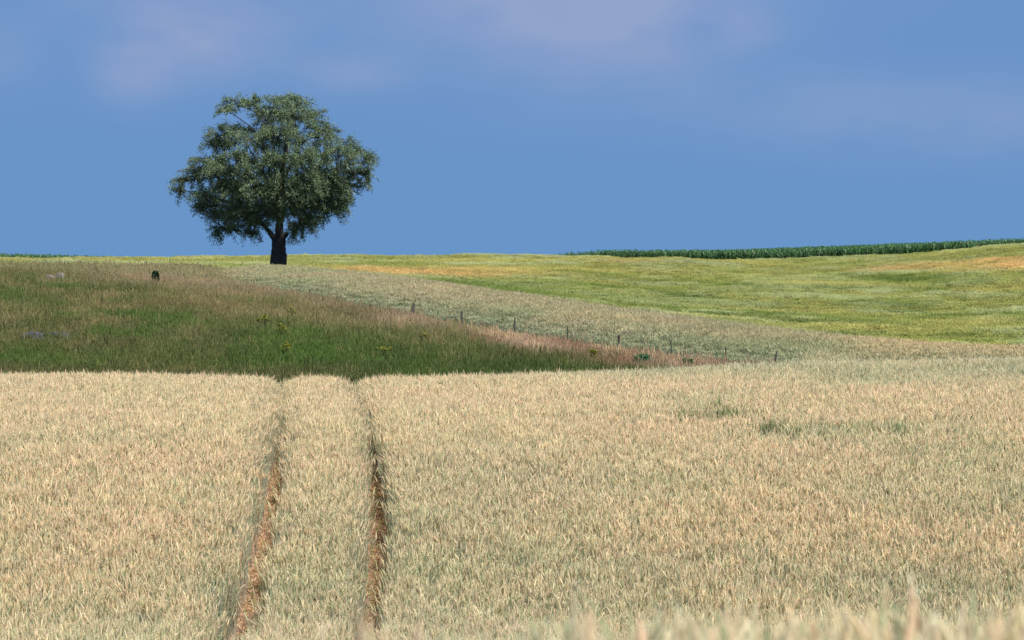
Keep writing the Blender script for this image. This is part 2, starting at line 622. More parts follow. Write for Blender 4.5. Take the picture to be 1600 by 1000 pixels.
def make_rye():
    protos = [rye_patch(.27, 26) for _ in range(14)]
    x, y = grid_points(-21, 21, 2.4, 84, .25)
    half = .18 * y + 2.6
    hidden = (y > 13) & (y < 33.5)
    keep = (np.abs(x) < half) & ~(hidden & (rng.rand(len(x)) < .6))
    x, y = x[keep], y[keep]
    u = 800 + F * x / y
    td = track_dist(x, y)
    onleft = x < (pchip(TL_D, TL_L, y) + pchip(TL_D, TL_R, y)) / 2
    w = np.where(onleft, .315, .285) + .06 * (fbm(x * .9, y * .9, 5) - .5)
    w = w - np.where(onleft, .08, .03) * sm(54, 66, y)
    intrack = np.abs(td) <= w
    regrow = intrack & (y > 57) & (rng.rand(len(x)) < .45 * sm(57, 70, y))
    keep = ~intrack | regrow
    # the crop ends on the far side of its crest
    keep &= y < np.where(u < 1250, 80, 86)
    x, y, u, td, regrow = x[keep], y[keep], u[keep], td[keep], regrow[keep]
    z = height(x, y)
    n = len(x)
    s = 1 + .10 * (fbm(x * .5, y * .5, 11) - .5) + rng.normal(0, .015, n)
    s = np.where(y < 14, .985 + (s - 1) * .4, s)
    edge = np.exp(-((np.abs(td) - .25) / .22)**2)
    s *= 1 - .07 * edge
    s = np.where(regrow, s * rng.uniform(.42, .64, n), s)
    # ripeness: straw-gold on the rise, greener towards the bottom of the hollow and beside the tracks
    v = 500 - F * (z + 1.3) / y
    g = .45 * sm(760, 960, v) + 1.3 * (fbm(x * .22, y * .16, 21) - .46) + .6 * (fbm(x * .7, y * .5, 22) - .5)
    g += .30 * np.exp(-((v - 745) / 45)**2) * sm(640, 760, u) - .3 * np.exp(-((v - 640) / 50)**2) - .3 * np.exp(-((v - 835) / 28)**2 - ((u - 1300) / 260)**2)
    g += .35 * edge * sm(46, 70, y) + .28 * sm(590, 680, u) * sm(760, 600, u) * sm(640, 800, v)
    for cu, cv, ru, rv, am in ((1120, 645, 60, 11, .3), (1240, 672, 120, 11, .3), (1400, 668, 80, 10, .3), (1010, 655, 50, 8, .4), (745, 680, 80, 12, .35)):
        g += am * np.exp(-((u - cu) / ru)**2 - ((v - cv) / rv)**2) * (.5 + fbm(x * 1.2, y * .8, 31))
    g += .75 * sm(612, 576, v) * sm(600, 1150, u)
    g = np.where(y < 14, .30 + .3 * rng.normal(0, 1, n), g * .72)
    g = np.clip(g + .5 * regrow + rng.normal(0, .07, n), 0, 1)
    gold = np.array([1.03, 1.0, 1.0]); green = np.array([.70, .82, .80])
    t = gold * (1 - g[:, None]) + green * g[:, None]
    wd = np.zeros(n)
    for cu, cv, ru, rv in ((1120, 643, 55, 8), (1190, 664, 60, 8), (1260, 672, 80, 7), (1370, 668, 70, 7), (1075, 648, 30, 6)):
        wd = np.maximum(wd, np.exp(-((u - cu) / ru)**2 - ((v - cv) / rv)**2))
    weedy = rng.rand(n) < wd * .55 * (.3 + 1.3 * fbm(x * 1.5, y * 1.5, 33))
    t[weedy] = np.array([.46, .55, .42]) * rng.uniform(.8, 1.3, (weedy.sum(), 1))
    s = np.where(weedy, s * rng.uniform(.95, 1.05, n), s)
    pink = (fbm(x * .35, y * .35, 41) - .5)[:, None]
    t = t * (1 + pink * np.array([.06, -.01, .05])) * (1 + rng.normal(0, .05, n))[:, None]
    tilt = rng.normal(0, .035, (n, 2))
    rz = rng.uniform(0, 6.28, n)
    th = -np.sign(td) * .07 * np.exp(-((np.abs(td) - .25) / .16)**2) * rng.uniform(0, 1.3, n) * ~regrow
    tilt[:, 0] += th * np.sin(rz); tilt[:, 1] += th * np.cos(rz)
    scatter('rye_crop', protos, x, y, z - .01, rz, s, t,
            'pale gold ripening rye filling the foreground on both sides of two wheel tracks', 'rye crop', tilt=tilt)


make_rye()


def make_litter():
    protos = []
    for _ in range(6):
        mb = MB()
        for k in range(16):
            a = rng.uniform(0, 3.14)
            c = Vector((rng.normal(0, .09), rng.normal(0, .09), rng.uniform(.0, .04)))
            d = Vector((math.cos(a), math.sin(a), rng.normal(0, .25))) * rng.uniform(.05, .16)
            mb.ribbon([c - d, c + Vector((0, 0, .02)), c + d], (-math.sin(a), math.cos(a), 0), (.004, .006, .003), jit((.60, .43, .28), .3, .06))
        for k in range(rng.randint(0, 3)):
            a = rng.uniform(0, 6.28)
            c = Vector((rng.normal(0, .06), rng.normal(0, .06), 0))
            d = Vector((math.cos(a) * .5, math.sin(a) * .5, 1)) * rng.uniform(.08, .22)
            mb.ribbon([c, c + d * .6, c + d], (-math.sin(a), math.cos(a), 0), (.005, .008, .001), jit((.22, .30, .10), .25, .06))
        protos.append(mb.mesh('straw_and_weeds', M_RYE))
    y = np.repeat(np.arange(33, 80, .07), 2)
    side = np.tile([0, 1], len(y) // 2)
    x = np.where(side == 0, pchip(TL_D, TL_L, y), pchip(TL_D, TL_R, y)) + rng.normal(0, .11, len(y))
    n = len(x)
    f = vnoise(y * .6, side * 9.0, 5)[:, None]
    t = np.array([1, .95, .9]) * (1 - f) + np.array([.9, .88, .72]) * f
    scatter('straw_litter', protos, x, y, height(x, y) + .012, rng.uniform(0, 6.28, n), rng.uniform(.8, 1.3, n), t,
            'fallen straw and small weeds on the bare earth of the wheel tracks', 'straw')


make_litter()


# ------------------------------------------------------------------ second rye field on the shoulder of the hill
def make_far_rye():
    protos = [rye_patch(.62, 74, simple=True, hmean=1.0) for _ in range(8)]
    x, y = grid_points(-48, 28, 84, 196, .5)
    u = 800 + F * x / y
    fD, cD = fenceD(u), crestD(u)
    keep = (np.abs(x) < .18 * y + 4) & (y > fD + .3 + .5 * (fbm(x * .8, y * .8, 7) - .5)) & (y < cD + 12) & (u > 300)
    keep &= ~((u > 1225) & (y < 85.5))
    x, y, u = x[keep], y[keep], u[keep]
    z = height(x, y)
    n = len(x)
    hm = P(H_MID, np.clip(u, -500, 2100))
    s = np.ones((n, 3))
    s[:, 2] = hm * (1 + .14 * (fbm(x * .25, y * .25, 13) - .5)) * rng.uniform(.93, 1.07, n) * sm(270, 420, u)
    s[:, 2] *= .55 + .45 * sm(0, 5, y - fD[keep])
    f = fbm(x * .16, y * .10, 23)[:, None]
    a, b, c = np.array([.74, .77, .72]), np.array([.62, .73, .62]), np.array([.90, .87, .78])
    f2 = fbm(x * .3 + 40, y * .12, 29)[:, None]
    t = a + (b - a) * np.clip((f - .42) * 4, 0, 1)
    k = np.clip((f2 - .45) * 3, 0, 1) * .5
    k = np.clip(k + .9 * sm(1250, 1420, u)[:, None], 0, 1)
    t = t + (c - t) * k
    edge = np.exp(-(y - fenceD(u)) / 3.0)[:, None]
    t = t * (1 - edge) + np.array([.56, .72, .70]) * edge
    t = t * (1 + rng.normal(0, .07, n))[:, None]
    scatter('shoulder_rye', protos, x, y, z - .02, rng.uniform(0, 6.28, n), s, t,
            'grey green rye on the shoulder of the hill between the fence posts and the barley', 'rye crop', tilt=rng.normal(0, .05, (n, 2)))


make_far_rye()


# ------------------------------------------------------------------ meadow grass on the bank
def grass_tuft(size, n, h, seed_share, base, tip, seed):
    mb = MB()
    for _ in range(n):
        bx, by = rng.normal(0, size * .32, 2)
        a = rng.uniform(0, 6.28)
        hh = h * rng.uniform(.55, 1.15)
        le = rng.uniform(.08, .55)
        dx, dy = math.cos(a), math.sin(a)
        pts = [(bx, by, -.03), (bx + dx * le * hh * .35, by + dy * le * hh * .35, hh * .6), (bx + dx * le * hh, by + dy * le * hh, hh)]
        w = rng.uniform(.005, .010)
        c0, c1 = jit(base, .2, .08), jit(tip, .22, .08)
        q = rng.uniform(0, 3.14)
        mb.ribbon(pts, (math.cos(q), math.sin(q), 0), (w, w * .9, w * .15), [c0, tuple((p + r) / 2 for p, r in zip(c0, c1)), c1])
        if rng.rand() < seed_share:
            hs = hh * rng.uniform(1.1, 1.5)
            c = jit(seed, .2, .06)
            p0 = Vector((bx, by, 0)); p1 = Vector((bx + dx * le * .3 * hs, by + dy * le * .3 * hs, hs))
            mb.ribbon([p0, p1], (math.cos(q), math.sin(q), 0), (.003, .0025), c)
            pn = [p1 - Vector((0, 0, .1)), p1 - Vector((0, 0, .05)), p1 + Vector((dx * .02, dy * .02, .05))]
            mb.tube(pn, (.003, .011, .002), c, n=4, cap=False)
    return mb.mesh('grass_tuft', M_GRASS)


# apparent colour regions of the bank: (u, v, ru, rv, colour, weight); dry straw, sorrel red, lush green
C_GREEN = lin(86, 104, 52); C_LUSH = lin(88, 116, 50); C_OLIVE = lin(100, 108, 60); C_BROWN = lin(114, 106, 70)
C_TAN = lin(154, 138, 98); C_PINK = lin(178, 154, 124); C_STRAW = lin(216, 188, 150); C_RED = lin(150, 116, 92); C_MAUVE = lin(176, 150, 124)
C_DARK = lin(72, 90, 44)


def meadow_color(x, y, z):
    u, v = uv_of(x, y, z + .35)
    n = len(x)
    fv = P(FENCE['v'], np.clip(u, -500, 2100))
    below = v - fv
    f = fbm(x * .35, y * .12, 51); f2 = fbm(x * .8 + 9, y * .25, 57); f3 = fbm(x * .22 + 3, y * .08 + 5, 61)
    col = np.zeros((n, 3)) + C_OLIVE
    wgt = np.zeros(n)

    def blend(c, w):
        nonlocal col
        w = np.clip(w, 0, 1)[:, None]
        col = col * (1 - w) + c * w
    blend(C_BROWN, np.clip((f - .45) * 3.5, 0, .8))
    blend(C_GREEN, (f3 - .40) * 3.6 * (.45 + .55 * sm(430, 520, v)))
    blend(C_TAN, np.clip((f2 - .5) * 4, 0, .7) * sm(560, 480, v))
    # blotches: herbs among the dry grass and the other way round
    b1, b2 = fbm(x * .55 + 31, y * .22, 63, 3), fbm(x * .7 - 12, y * .28, 67, 3)
    blend(C_GREEN, np.clip((b1 - .515) * 7, 0, .8))
    blend(C_LUSH, np.clip((b1 - .60) * 7, 0, .6))
    blend(C_TAN, np.clip((b2 - .58) * 7, 0, .55) * sm(575, 540, v))
    # the lush green foot of the bank
    core = sm(300, 430, u) * sm(1010, 860, u) * sm(35, 70, below + 26 * (f - .5) - 30 * sm(600, 720, u))
    blend(C_GREEN, core * .85)
    blend(C_LUSH, core * np.clip((f2 - .38) * 3.5, 0, .8))
    blend(C_DARK, sm(480, 545, v) * np.clip((fbm(x * .5, y * .2, 77) - .46) * 3, 0, .6))
    # dry grass under the fence
    top = sm(30, 2, below + 14 * (f - .5)) * sm(-50, 260, u)
    blend(C_PINK, top * (.5 + .6 * f2))
    blend(C_TAN, np.exp(-((u - 420) / 190)**2 - ((below - 36) / 16)**2) * .5)
    blend(C_PINK, np.exp(-((u - 650) / 90)**2 - ((v - 494) / 13)**2) * 1.1)
    blend(C_BROWN, np.exp(-((u - 560) / 55)**2 - ((v - 487) / 8)**2) * .8)
    blend(C_OLIVE, sm(240, 60, u) * sm(20, -5, below) * .6)
    blend(lin(150, 146, 106), sm(fenceD(u) - 2, fenceD(u) + 2, y) * .75)
    # right tail: straw, sorrel red
    tail = sm(755, 800, u)
    blend(C_MAUVE, tail * sm(31, 19, below))
    blend(C_RED, tail * np.exp(-((below - 9) / 7)**2) * .75 * sm(820, 900, u))
    blend(C_STRAW, np.exp(-((u - 795) / 42)**2 - ((v - 518) / 8)**2) * 1.3)
    blend(C_STRAW, np.exp(-((u - 838) / 14)**2 - ((v - 537) / 6)**2) * .8)
    blend(C_STRAW, np.exp(-((u - 952) / 34)**2 - ((v - 542 - (u - 952) * .22) / 5)**2) * 1.2)
    blend(C_STRAW, np.exp(-((u - 1020) / 60)**2 - ((v - 556 - (u - 1020) * .1) / 5)**2) * .8)
    blend(C_PINK, np.exp(-((u - 1120) / 120)**2 - ((v - 563) / 5)**2) * .9)
    blend(C_RED, np.exp(-((u - 970) / 50)**2 - ((v - 560) / 6)**2) * 1.0)
    blend(C_RED, np.exp(-((u - 760) / 30)**2 - ((v - 527) / 6)**2) * .6)
    blend(C_BROWN, sm(560, 578, v) * sm(700, 420, u) * .55)
    blend(C_BROWN, np.exp(-((u - 900) / 90)**2 - ((v - 552) / 7)**2) * .7)
    return col, u, v, below


def make_meadow():
    one = (1, 1, 1)
    g_t = [grass_tuft(.46, 60, .27, .09, (.74, .76, .70), (1.0, 1.0, 1.0), (1.22, 1.18, 1.02)) for _ in range(8)]
    x, y = grid_points(-44, 19, 79.5, 190, .34)
    u = 800 + F * x / y
    fD = fenceD(u)
    lim = fD + .2 + (crestD(u) + 8 - fD) * sm(430, 300, u)
    keep = (np.abs(x) < .18 * y + 3.5) & (y < lim) & (u < 1330)
    keep &= ~((y < 81.5) & (u < 1250) & False)
    x, y = x[keep], y[keep]
    z = height(x, y)
    col, u, v, below = meadow_color(x, y, z)
    n = len(x)
    lum = col.mean(1)
    dry = np.clip((col[:, 0] - col[:, 1]) / col[:, 0] * 3, 0, 1)
    dryt = (rng.rand(n) < .08 * sm(575, 500, v) + .03)[:, None]
    col = np.where(dryt, col * .45 + C_TAN * .55, col)
    col = col * (1 + rng.normal(0, .09, (n, 1)) + rng.normal(0, .03, (n, 3)))
    tint = col * 1.19
    s = (.85 + .5 * fbm(x * .4, y * .4, 71)) * rng.uniform(.85, 1.2, n)
    s = np.where(rng.rand(n) < .04, s * 1.35, s)
    scatter('meadow_grass', g_t, x, y, z, rng.uniform(0, 6.28, n), s, tint,
            'rough meadow grass, dark green to straw and sorrel red, on the bank below the tree', 'grass', tilt=rng.normal(0, .08, (n, 2)))


make_meadow()


# ------------------------------------------------------------------ barley on the far hill
def barley_patch(size, n):
    mb = MB()
    for _ in range(n):
        bx, by = rng.uniform(-size / 2, size / 2, 2)
        h = .8 * rng.uniform(.86, 1.08)
        a = rng.normal(0, .8)
        le = rng.uniform(.15, .5)
        dx, dy = math.cos(a), math.sin(a)
        w = rng.uniform(.012, .024)
        q = rng.normal(0, .6)
        sd = (math.cos(q), math.sin(q), 0)
        c = jit((1, 1, 1), .2, .05)
        pts = [(bx, by, .0), (bx + dx * le * .2, by + dy * le * .2, h * .7), (bx + dx * le * .5, by + dy * le * .5, h),
               (bx + dx * (le * .5 + .12), by + dy * (le * .5 + .12), h * .93)]
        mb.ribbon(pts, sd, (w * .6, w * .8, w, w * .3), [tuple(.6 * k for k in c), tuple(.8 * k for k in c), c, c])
    return mb.mesh('barley_plants', M_BARLEY)


def make_barley():
    protos = [barley_patch(1.15, 190) for _ in range(8)]
    x, y = grid_points(-75, 75, 112, 348, .92)
    u = 800 + F * x / y
    sD = P(SKYL['D'], np.clip(u, -500, 2100))
    keep = (np.abs(x) < .18 * y + 6) & (y > crestD(u) + 13) & (y < sD + 1.5) & (u > -460)
    x, y, u = x[keep], y[keep], u[keep]
    z = height(x, y)
    n = len(x)
    v = 500 - F * (z + .75) / y
    f = fbm(x * .05, y * .045, 81, 4); f2 = fbm(x * .11 + y * .03, y * .09, 83, 3); f3 = fbm(x * .22, y * .16, 87, 3)
    GR = lin(112, 130, 38); GD = lin(92, 116, 36); YE = lin(182, 172, 78); PA = lin(166, 172, 108); OR = lin(208, 166, 88); RED = lin(222, 164, 98)
    col = np.zeros((n, 3)) + lin(150, 152, 62)

    def blend(c, w):
        nonlocal col
        w = np.clip(w, 0, 1)[:, None]
        col = col * (1 - w) + c * w
    blend(YE, (f - .45) * 4)
    blend(GR, (f2 - .44) * 4.5 * (.35 + .65 * sm(405, 450, v)))
    blend(PA, (f3 - .5) * 4)
    blend(GD, np.clip((fbm(x * .14 + 7, y * .11, 91, 3) - .55) * 6, 0, .9) * sm(420, 470, v))
    wob = 5 * (f2 - .5)
    for cu, cv, ru, rv, c, am in ((660, 424, 150, 5, OR, 1.2), (740, 428, 90, 5, OR, .8), (560, 421, 60, 3, OR, .8), (900, 422, 200, 5, YE, .8),
                                  (1430, 418, 95, 5, OR, .9), (1530, 411, 60, 4, OR, .9), (1590, 404, 40, 4, RED, 1.2), (1585, 415, 55, 5, OR, 1.2),
                                  (1280, 445, 120, 4, YE, .7), (1350, 512, 160, 6, YE, .8), (1520, 505, 120, 7, YE, .7), (1150, 432, 120, 5, YE, .5),
                                  (980, 407, 50, 4, OR, .35), (1050, 500, 160, 5, YE, .5), (1330, 525, 260, 6, GR, .8), (1000, 470, 200, 14, GR, .5),
                                  (870, 450, 120, 12, GR, .6), (120, 404, 300, 4, YE, .5), (1300, 480, 140, 8, GD, .5), (1500, 440, 150, 10, GR, .6)):
        sl = .05 if cu > 1400 and cv < 420 else 0
        blend(c, .72 * am * np.exp(-((u - cu) / ru)**2 - ((v + wob * 1.5 - cv + sl * (u - cu)) / rv)**2) * (.1 + 1.8 * f3))
    gr = col.mean(1)[:, None]
    col = col * .82 + gr * .18
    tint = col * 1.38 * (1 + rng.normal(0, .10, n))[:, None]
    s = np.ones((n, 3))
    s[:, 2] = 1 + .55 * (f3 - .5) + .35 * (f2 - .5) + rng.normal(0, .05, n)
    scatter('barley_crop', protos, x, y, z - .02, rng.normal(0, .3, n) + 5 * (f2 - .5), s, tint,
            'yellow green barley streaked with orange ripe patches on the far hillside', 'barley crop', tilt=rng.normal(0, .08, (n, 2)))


make_barley()


# ------------------------------------------------------------------ corn along the skyline
def corn_plant():
    mb = MB()
    for (ox, oy) in ((-.42, .05), (0, -.04), (.4, .03)):
        h = rng.uniform(1.6, 1.95)
        mb.tube([(ox, oy, 0), (ox, oy, h * .55), (ox + rng.normal(0, .03), oy, h * .9)], (.018, .015, .008), (.07, .13, .045), n=4)
        a0 = rng.uniform(0, 3.14)
        for k in range(11):
            z0 = h * (.15 + .075 * k)
            a = a0 + (k % 2) * math.pi + rng.normal(0, .35)
            dx, dy = math.cos(a), math.sin(a)
            L_ = rng.uniform(.45, .75)
            up = .55 + .06 * k
            p = [Vector((ox, oy, z0)), Vector((ox + dx * L_ * .35, oy + dy * L_ * .35, z0 + up * L_ * .42)),
                 Vector((ox + dx * L_ * .7, oy + dy * L_ * .7, z0 + up * L_ * .45)), Vector((ox + dx * L_, oy + dy * L_, z0 + up * L_ * .12))]
            c = jit((.062, .15, .052), .22, .08)
            mb.ribbon(p, (-dy, dx, 0), (.03, .045, .036, .004), [c, c, tuple(q * 1.2 for q in c), c])
    return mb.mesh('corn_plants', M_CORN)


def make_corn():
    protos = [corn_plant() for _ in range(7)]
    x, y = grid_points(-75, 82, 330, 372, .54, .3)
    y = np.round(y / .62) * .62 + rng.normal(0, .05, len(y))
    u = 800 + F * x / y
    right = (u > 740) & (y > P(SKYL['D'], np.clip(u, -500, 2100)) + 2.5 + 5 * sm(1250, 1600, u) + 11 * sm(980, 800, u)) & (y < 363)
    left = (u < 300) & (y > 351) & (y < 362)
    keep = (right | left) & (np.abs(x) < .18 * y + 7)
    x, y, u = x[keep], y[keep], u[keep]
    n = len(x)
    z = height(x, y)
    s = rng.uniform(.92, 1.06, n) * (1 + .1 * (fbm(x * .15, y * .15, 95) - .5))
    t = (np.array([1, 1, 1.0]) * (1 + rng.normal(0, .1, n))[:, None])
    scatter('corn_crop', protos, x, y, z - .02, rng.choice([0, math.pi], n) + rng.normal(0, .15, n), s, t,
            'dark green standing corn along the skyline beyond the barley', 'corn crop')


make_corn()


# ------------------------------------------------------------------ the lone tree
def make_tree():
    D = 173.5
    base = Vector(((435 - 800) / F * D, D, 0))
    base.z = float(height(base.x, base.y)) - .05
    tree = bpy.data.objects.new('willow_tree', None)
    COL.objects.link(tree)
    tree.location = base
    tag(tree, 'lone round crowned willow tree with a thick dark trunk on the brow of the hill', 'tree')
    S = .0120 * D / 172
    zb = .62                     # the crop hides this much of the trunk

    def T(cx, cy, d=0.0):
        return Vector(((cx - 567) * S, d, (962 - cy) * S + zb))
    # trunk: two fused stems that fork low
    mb = MB()
    bark = (1, 1, 1)

    def wob(pts, rad, n=12, amp=.05):
        out, rr = [], []
        for i in range(len(pts) - 1):
            for k in range(4):
                t = k / 4
                out.append(pts[i].lerp(pts[i + 1], t) + Vector(rng.normal(0, amp * rad[i] * .6, 3)))
                rr.append((rad[i] * (1 - t) + rad[i + 1] * t) * rng.uniform(.95, 1.06))
        out.append(pts[-1]); rr.append(rad[-1])
        mb.tube(out, rr, bark, n=n, jit=amp)
    wob([T(548, 1025, -.05), T(549, 955, 0), T(552, 900, 0), T(556, 850, .05), T(548, 805, .05), T(520, 768, .0)], (.40, .33, .31, .28, .20, .15), 14)
    wob([T(590, 1025, 0), T(587, 955, 0), T(590, 890, .1), T(584, 845, .1), T(590, 800, .1), T(612, 772, .1)], (.30, .25, .24, .23, .18, .13), 14)
    wob([T(570, 1025, .1), T(569, 940, .1), T(571, 870, .12), T(570, 800, .1), T(573, 720, .1), T(568, 640, .1)], (.38, .31, .30, .28, .22, .17), 14)
    limbs = []
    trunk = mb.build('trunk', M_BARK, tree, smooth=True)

    # crown lobes measured in the picture plane, each with its own depth
    lobes = []

    def lobe(cx, cy, rx, ry, d, rd=None, dens=1.0):
        rx *= .84; ry *= .82
        lobes.append((T(cx, cy, d), rx * S, (rd if rd else (rx + ry) * .55 * S), ry * S, dens))
    for a in ((355, 125, 85, 45, -.3), (310, 160, 48, 22, -.5), (440, 130, 75, 52, .6), (610, 105, 55, 50, .4), (680, 115, 72, 48, -.4), (560, 160, 110, 70, -1.4),
              (520, 200, 120, 80, 1.6), (740, 205, 80, 70, .8), (660, 215, 110, 85, -2.0), (265, 275, 78, 52, -.6), (340, 275, 80, 60, .8),
              (240, 335, 55, 32, -.2), (300, 335, 60, 36, .3), (430, 320, 110, 75, -2.2), (450, 290, 110, 90, 2.2), (590, 300, 120, 75, -2.8), (600, 320, 120, 90, 2.8),
              (780, 300, 80, 75, -1.4), (800, 290, 70, 75, 1.4), (900, 340, 75, 50, .2), (880, 400, 100, 62, -1.8), (960, 385, 62, 52, 0), (1010, 420, 48, 46, -.4),
              (1020, 490, 36, 52, -.2), (960, 480, 62, 55, .9), (900, 470, 80, 60, 1.4), (200, 430, 85, 50, -.4), (270, 420, 60, 42, -1.4), (130, 480, 75, 50, .2), (75, 520, 38, 38, 0), (70, 565, 24, 30, 0),
              (230, 490, 90, 60, 1.2), (300, 480, 90, 62, -2.2), (380, 440, 95, 70, -3.0), (390, 430, 90, 80, 2.8), (700, 420, 110, 80, -3.2), (720, 420, 110, 90, 2.8),
              (500, 440, 90, 80, 3.2), (560, 430, 80, 60, -3.3), (190, 590, 62, 60, -.4), (235, 640, 70, 66, .6), (180, 650, 36, 38, 0), (330, 580, 100, 80, -1.8), (300, 560, 90, 70, 1.6),
              (290, 700, 72, 62, 0), (260, 760, 42, 42, -.2), (330, 765, 42, 34, .3), (390, 680, 92, 72, -1.6), (400, 640, 100, 80, 1.9), (440, 740, 72, 44, .2), (480, 560, 110, 90, -2.8),
              (500, 600, 110, 90, 2.4), (500, 690, 90, 68, -1.2), (610, 560, 110, 90, -2.8), (600, 600, 120, 100, 2.4), (610, 670, 72, 60, -1.5), (720, 540, 105, 90, -2.6),
              (740, 570, 110, 90, 2.2), (690, 660, 90, 66, 1.0), (820, 510, 90, 80, -1.2), (830, 590, 82, 80, .8), (850, 560, 72, 66, -.8), (790, 650, 80, 56, -.6), (850, 660, 48, 52, 0),
              (690, 740, 72, 46, .2), (650, 770, 42, 32, 0), (750, 710, 55, 42, -.6), (920, 560, 42, 60, .2), (885, 640, 38, 55, .1), (420, 780, 40, 24, .1)):
        lobe(*a)
    # boughs and twigs
    bm = MB()
    forks = [T(520, 768), T(612, 772, .1), T(568, 640, .1), T(573, 720, .1)]

    def bough(p0, p1, r0, r1):
        d = p1 - p0
        mid1 = p0.lerp(p1, .35) + Vector((rng.normal(0, .12), rng.normal(0, .12), d.length * .07))
        mid2 = p0.lerp(p1, .7) + Vector((rng.normal(0, .15), rng.normal(0, .15), d.length * .07))
        bm.tube([p0, mid1, mid2, p1], (r0, r0 * .72 + r1 * .28, r0 * .35 + r1 * .65, r1), bark, n=6, cap=False)
        return [p0, mid1, mid2, p1]
    skel = [(f, .17) for f in forks]
    mains = []
    for tgt in ((360, 520, -.8), (300, 440, .6), (430, 380, 1.2), (480, 300, -1.0), (600, 300, .8), (680, 330, -1.0), (780, 420, 1.0), (860, 470, -.6), (560, 420, -2.0), (570, 420, 2.2),
                (380, 650, .5), (700, 620, 1.0), (760, 560, -1.5), (430, 560, 2.0), (520, 220, .2), (640, 200, .1)):
        t = T(*tgt)
        p0 = min(forks, key=lambda f: (f - t).length + (0 if f.z < t.z else 3))
        pp = bough(p0, t, .14, .045)
        mains += pp[1:]
    nodes = []
    for c, rx, ry, rz, dn in lobes:
        p0 = min(mains, key=lambda f: (f - c).length + (0 if f.z < c.z + .3 else 1.0))
        nodes.append(bough(p0, c, .045, .015))
    V, Q, CC = [], [], []
    nv = 0
    for (c, rx, ry, rz, dn), nd in zip(lobes, nodes):
        vol = (rx * ry * rz) ** (1 / 3)
        low = 1.45 if c.z < T(0, 500).z else (1.1 if c.z < T(0, 380).z else .9)
        ncl = int(44 * low * dn * (vol / .95) ** 2) + 8
        for _ in range(ncl):
            d = rng.normal(0, 1, 3); d /= np.linalg.norm(d)
            if d[2] < -.2 and rng.rand() < .35: d[2] = -d[2]
            r = rng.uniform(.45, 1.0) ** .55 * rng.uniform(.9, 1.08)
            p = Vector((c.x + d[0] * rx * r, c.y + d[1] * ry * r, c.z + d[2] * rz * r))
            bm.tube([nd[rng.randint(1, 4)].lerp(c, .5), p.lerp(c, .45) + Vector((0, 0, .08)), p], (.011, .008, .003), bark, n=3, cap=False)
            # leaves along drooping twigs
            nl = rng.randint(50, 90)
            sp = rng.uniform(.12, .25)
            tw = Vector((d[0], d[1], d[2] * .6 - .25)).normalized()
            t = rng.uniform(-.5, 1.0, nl)
            pos = np.array(p)[None] + np.array(tw)[None] * (t * .46)[:, None] + rng.normal(0, sp * .5, (nl, 3))
            pos[:, 2] -= .16 * np.maximum(t, 0) ** 2
            ax = np.array(tw)[None] + rng.normal(0, .55, (nl, 3)); ax[:, 2] -= .25
            ax /= np.linalg.norm(ax, axis=1)[:, None]
            nr = rng.normal(0, .6, (nl, 3)); nr[:, 2] += .55
            sd = np.cross(ax, nr); sd /= np.linalg.norm(sd, axis=1)[:, None] + 1e-9
            ln = rng.uniform(.09, .16, nl)[:, None]; wd = rng.uniform(.018, .030, nl)[:, None]
            a0 = pos - ax * ln * .5; a1 = pos + sd * wd; a2 = pos + ax * ln * .5; a3 = pos - sd * wd
            V.append(np.stack([a0, a1, a2, a3], 1).reshape(-1, 3))
            k = np.arange(nl)[:, None] * 4 + np.arange(4)[None] + nv
            Q.append(k); nv += nl * 4
            cb = np.array([.118, .170, .086]) * rng.uniform(.8, 1.2)
            lc = cb[None] * rng.uniform(.82, 1.2, (nl, 1)) * (1 + rng.normal(0, .05, (nl, 3)))
            silver = rng.rand(nl) < .08
            lc[silver] = np.array([.19, .24, .15])
            CC.append(np.repeat(lc, 4, 0))
    V = np.concatenate(V); Q = np.concatenate(Q); CC = np.clip(np.concatenate(CC), .01, .9)
    me = bpy.data.meshes.new('crown')
    me.vertices.add(len(V)); me.vertices.foreach_set('co', V.astype(np.float32).ravel())
    me.loops.add(Q.size); me.loops.foreach_set('vertex_index', Q.astype(np.int32).ravel())
    me.polygons.add(len(Q)); me.polygons.foreach_set('loop_start', (np.arange(len(Q)) * 4).astype(np.int32))
    me.update(calc_edges=True)
    at = me.attributes.new('Col', 'FLOAT_COLOR', 'POINT')
    at.data.foreach_set('color', np.c_[CC, np.ones(len(CC))].astype(np.float32).ravel())
    me.materials.append(M_LEAF)
    cr = bpy.data.objects.new('crown', me)
    COL.objects.link(cr)
    cr.parent = tree
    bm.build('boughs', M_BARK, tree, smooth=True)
    print('leaves', len(Q))


make_tree()


# ------------------------------------------------------------------ fence posts, boulders, shrubs and wildflowers
def ground_at(u, D):
    x = (u - 800) / F * D
    return Vector((x, D, float(height(x, D))))


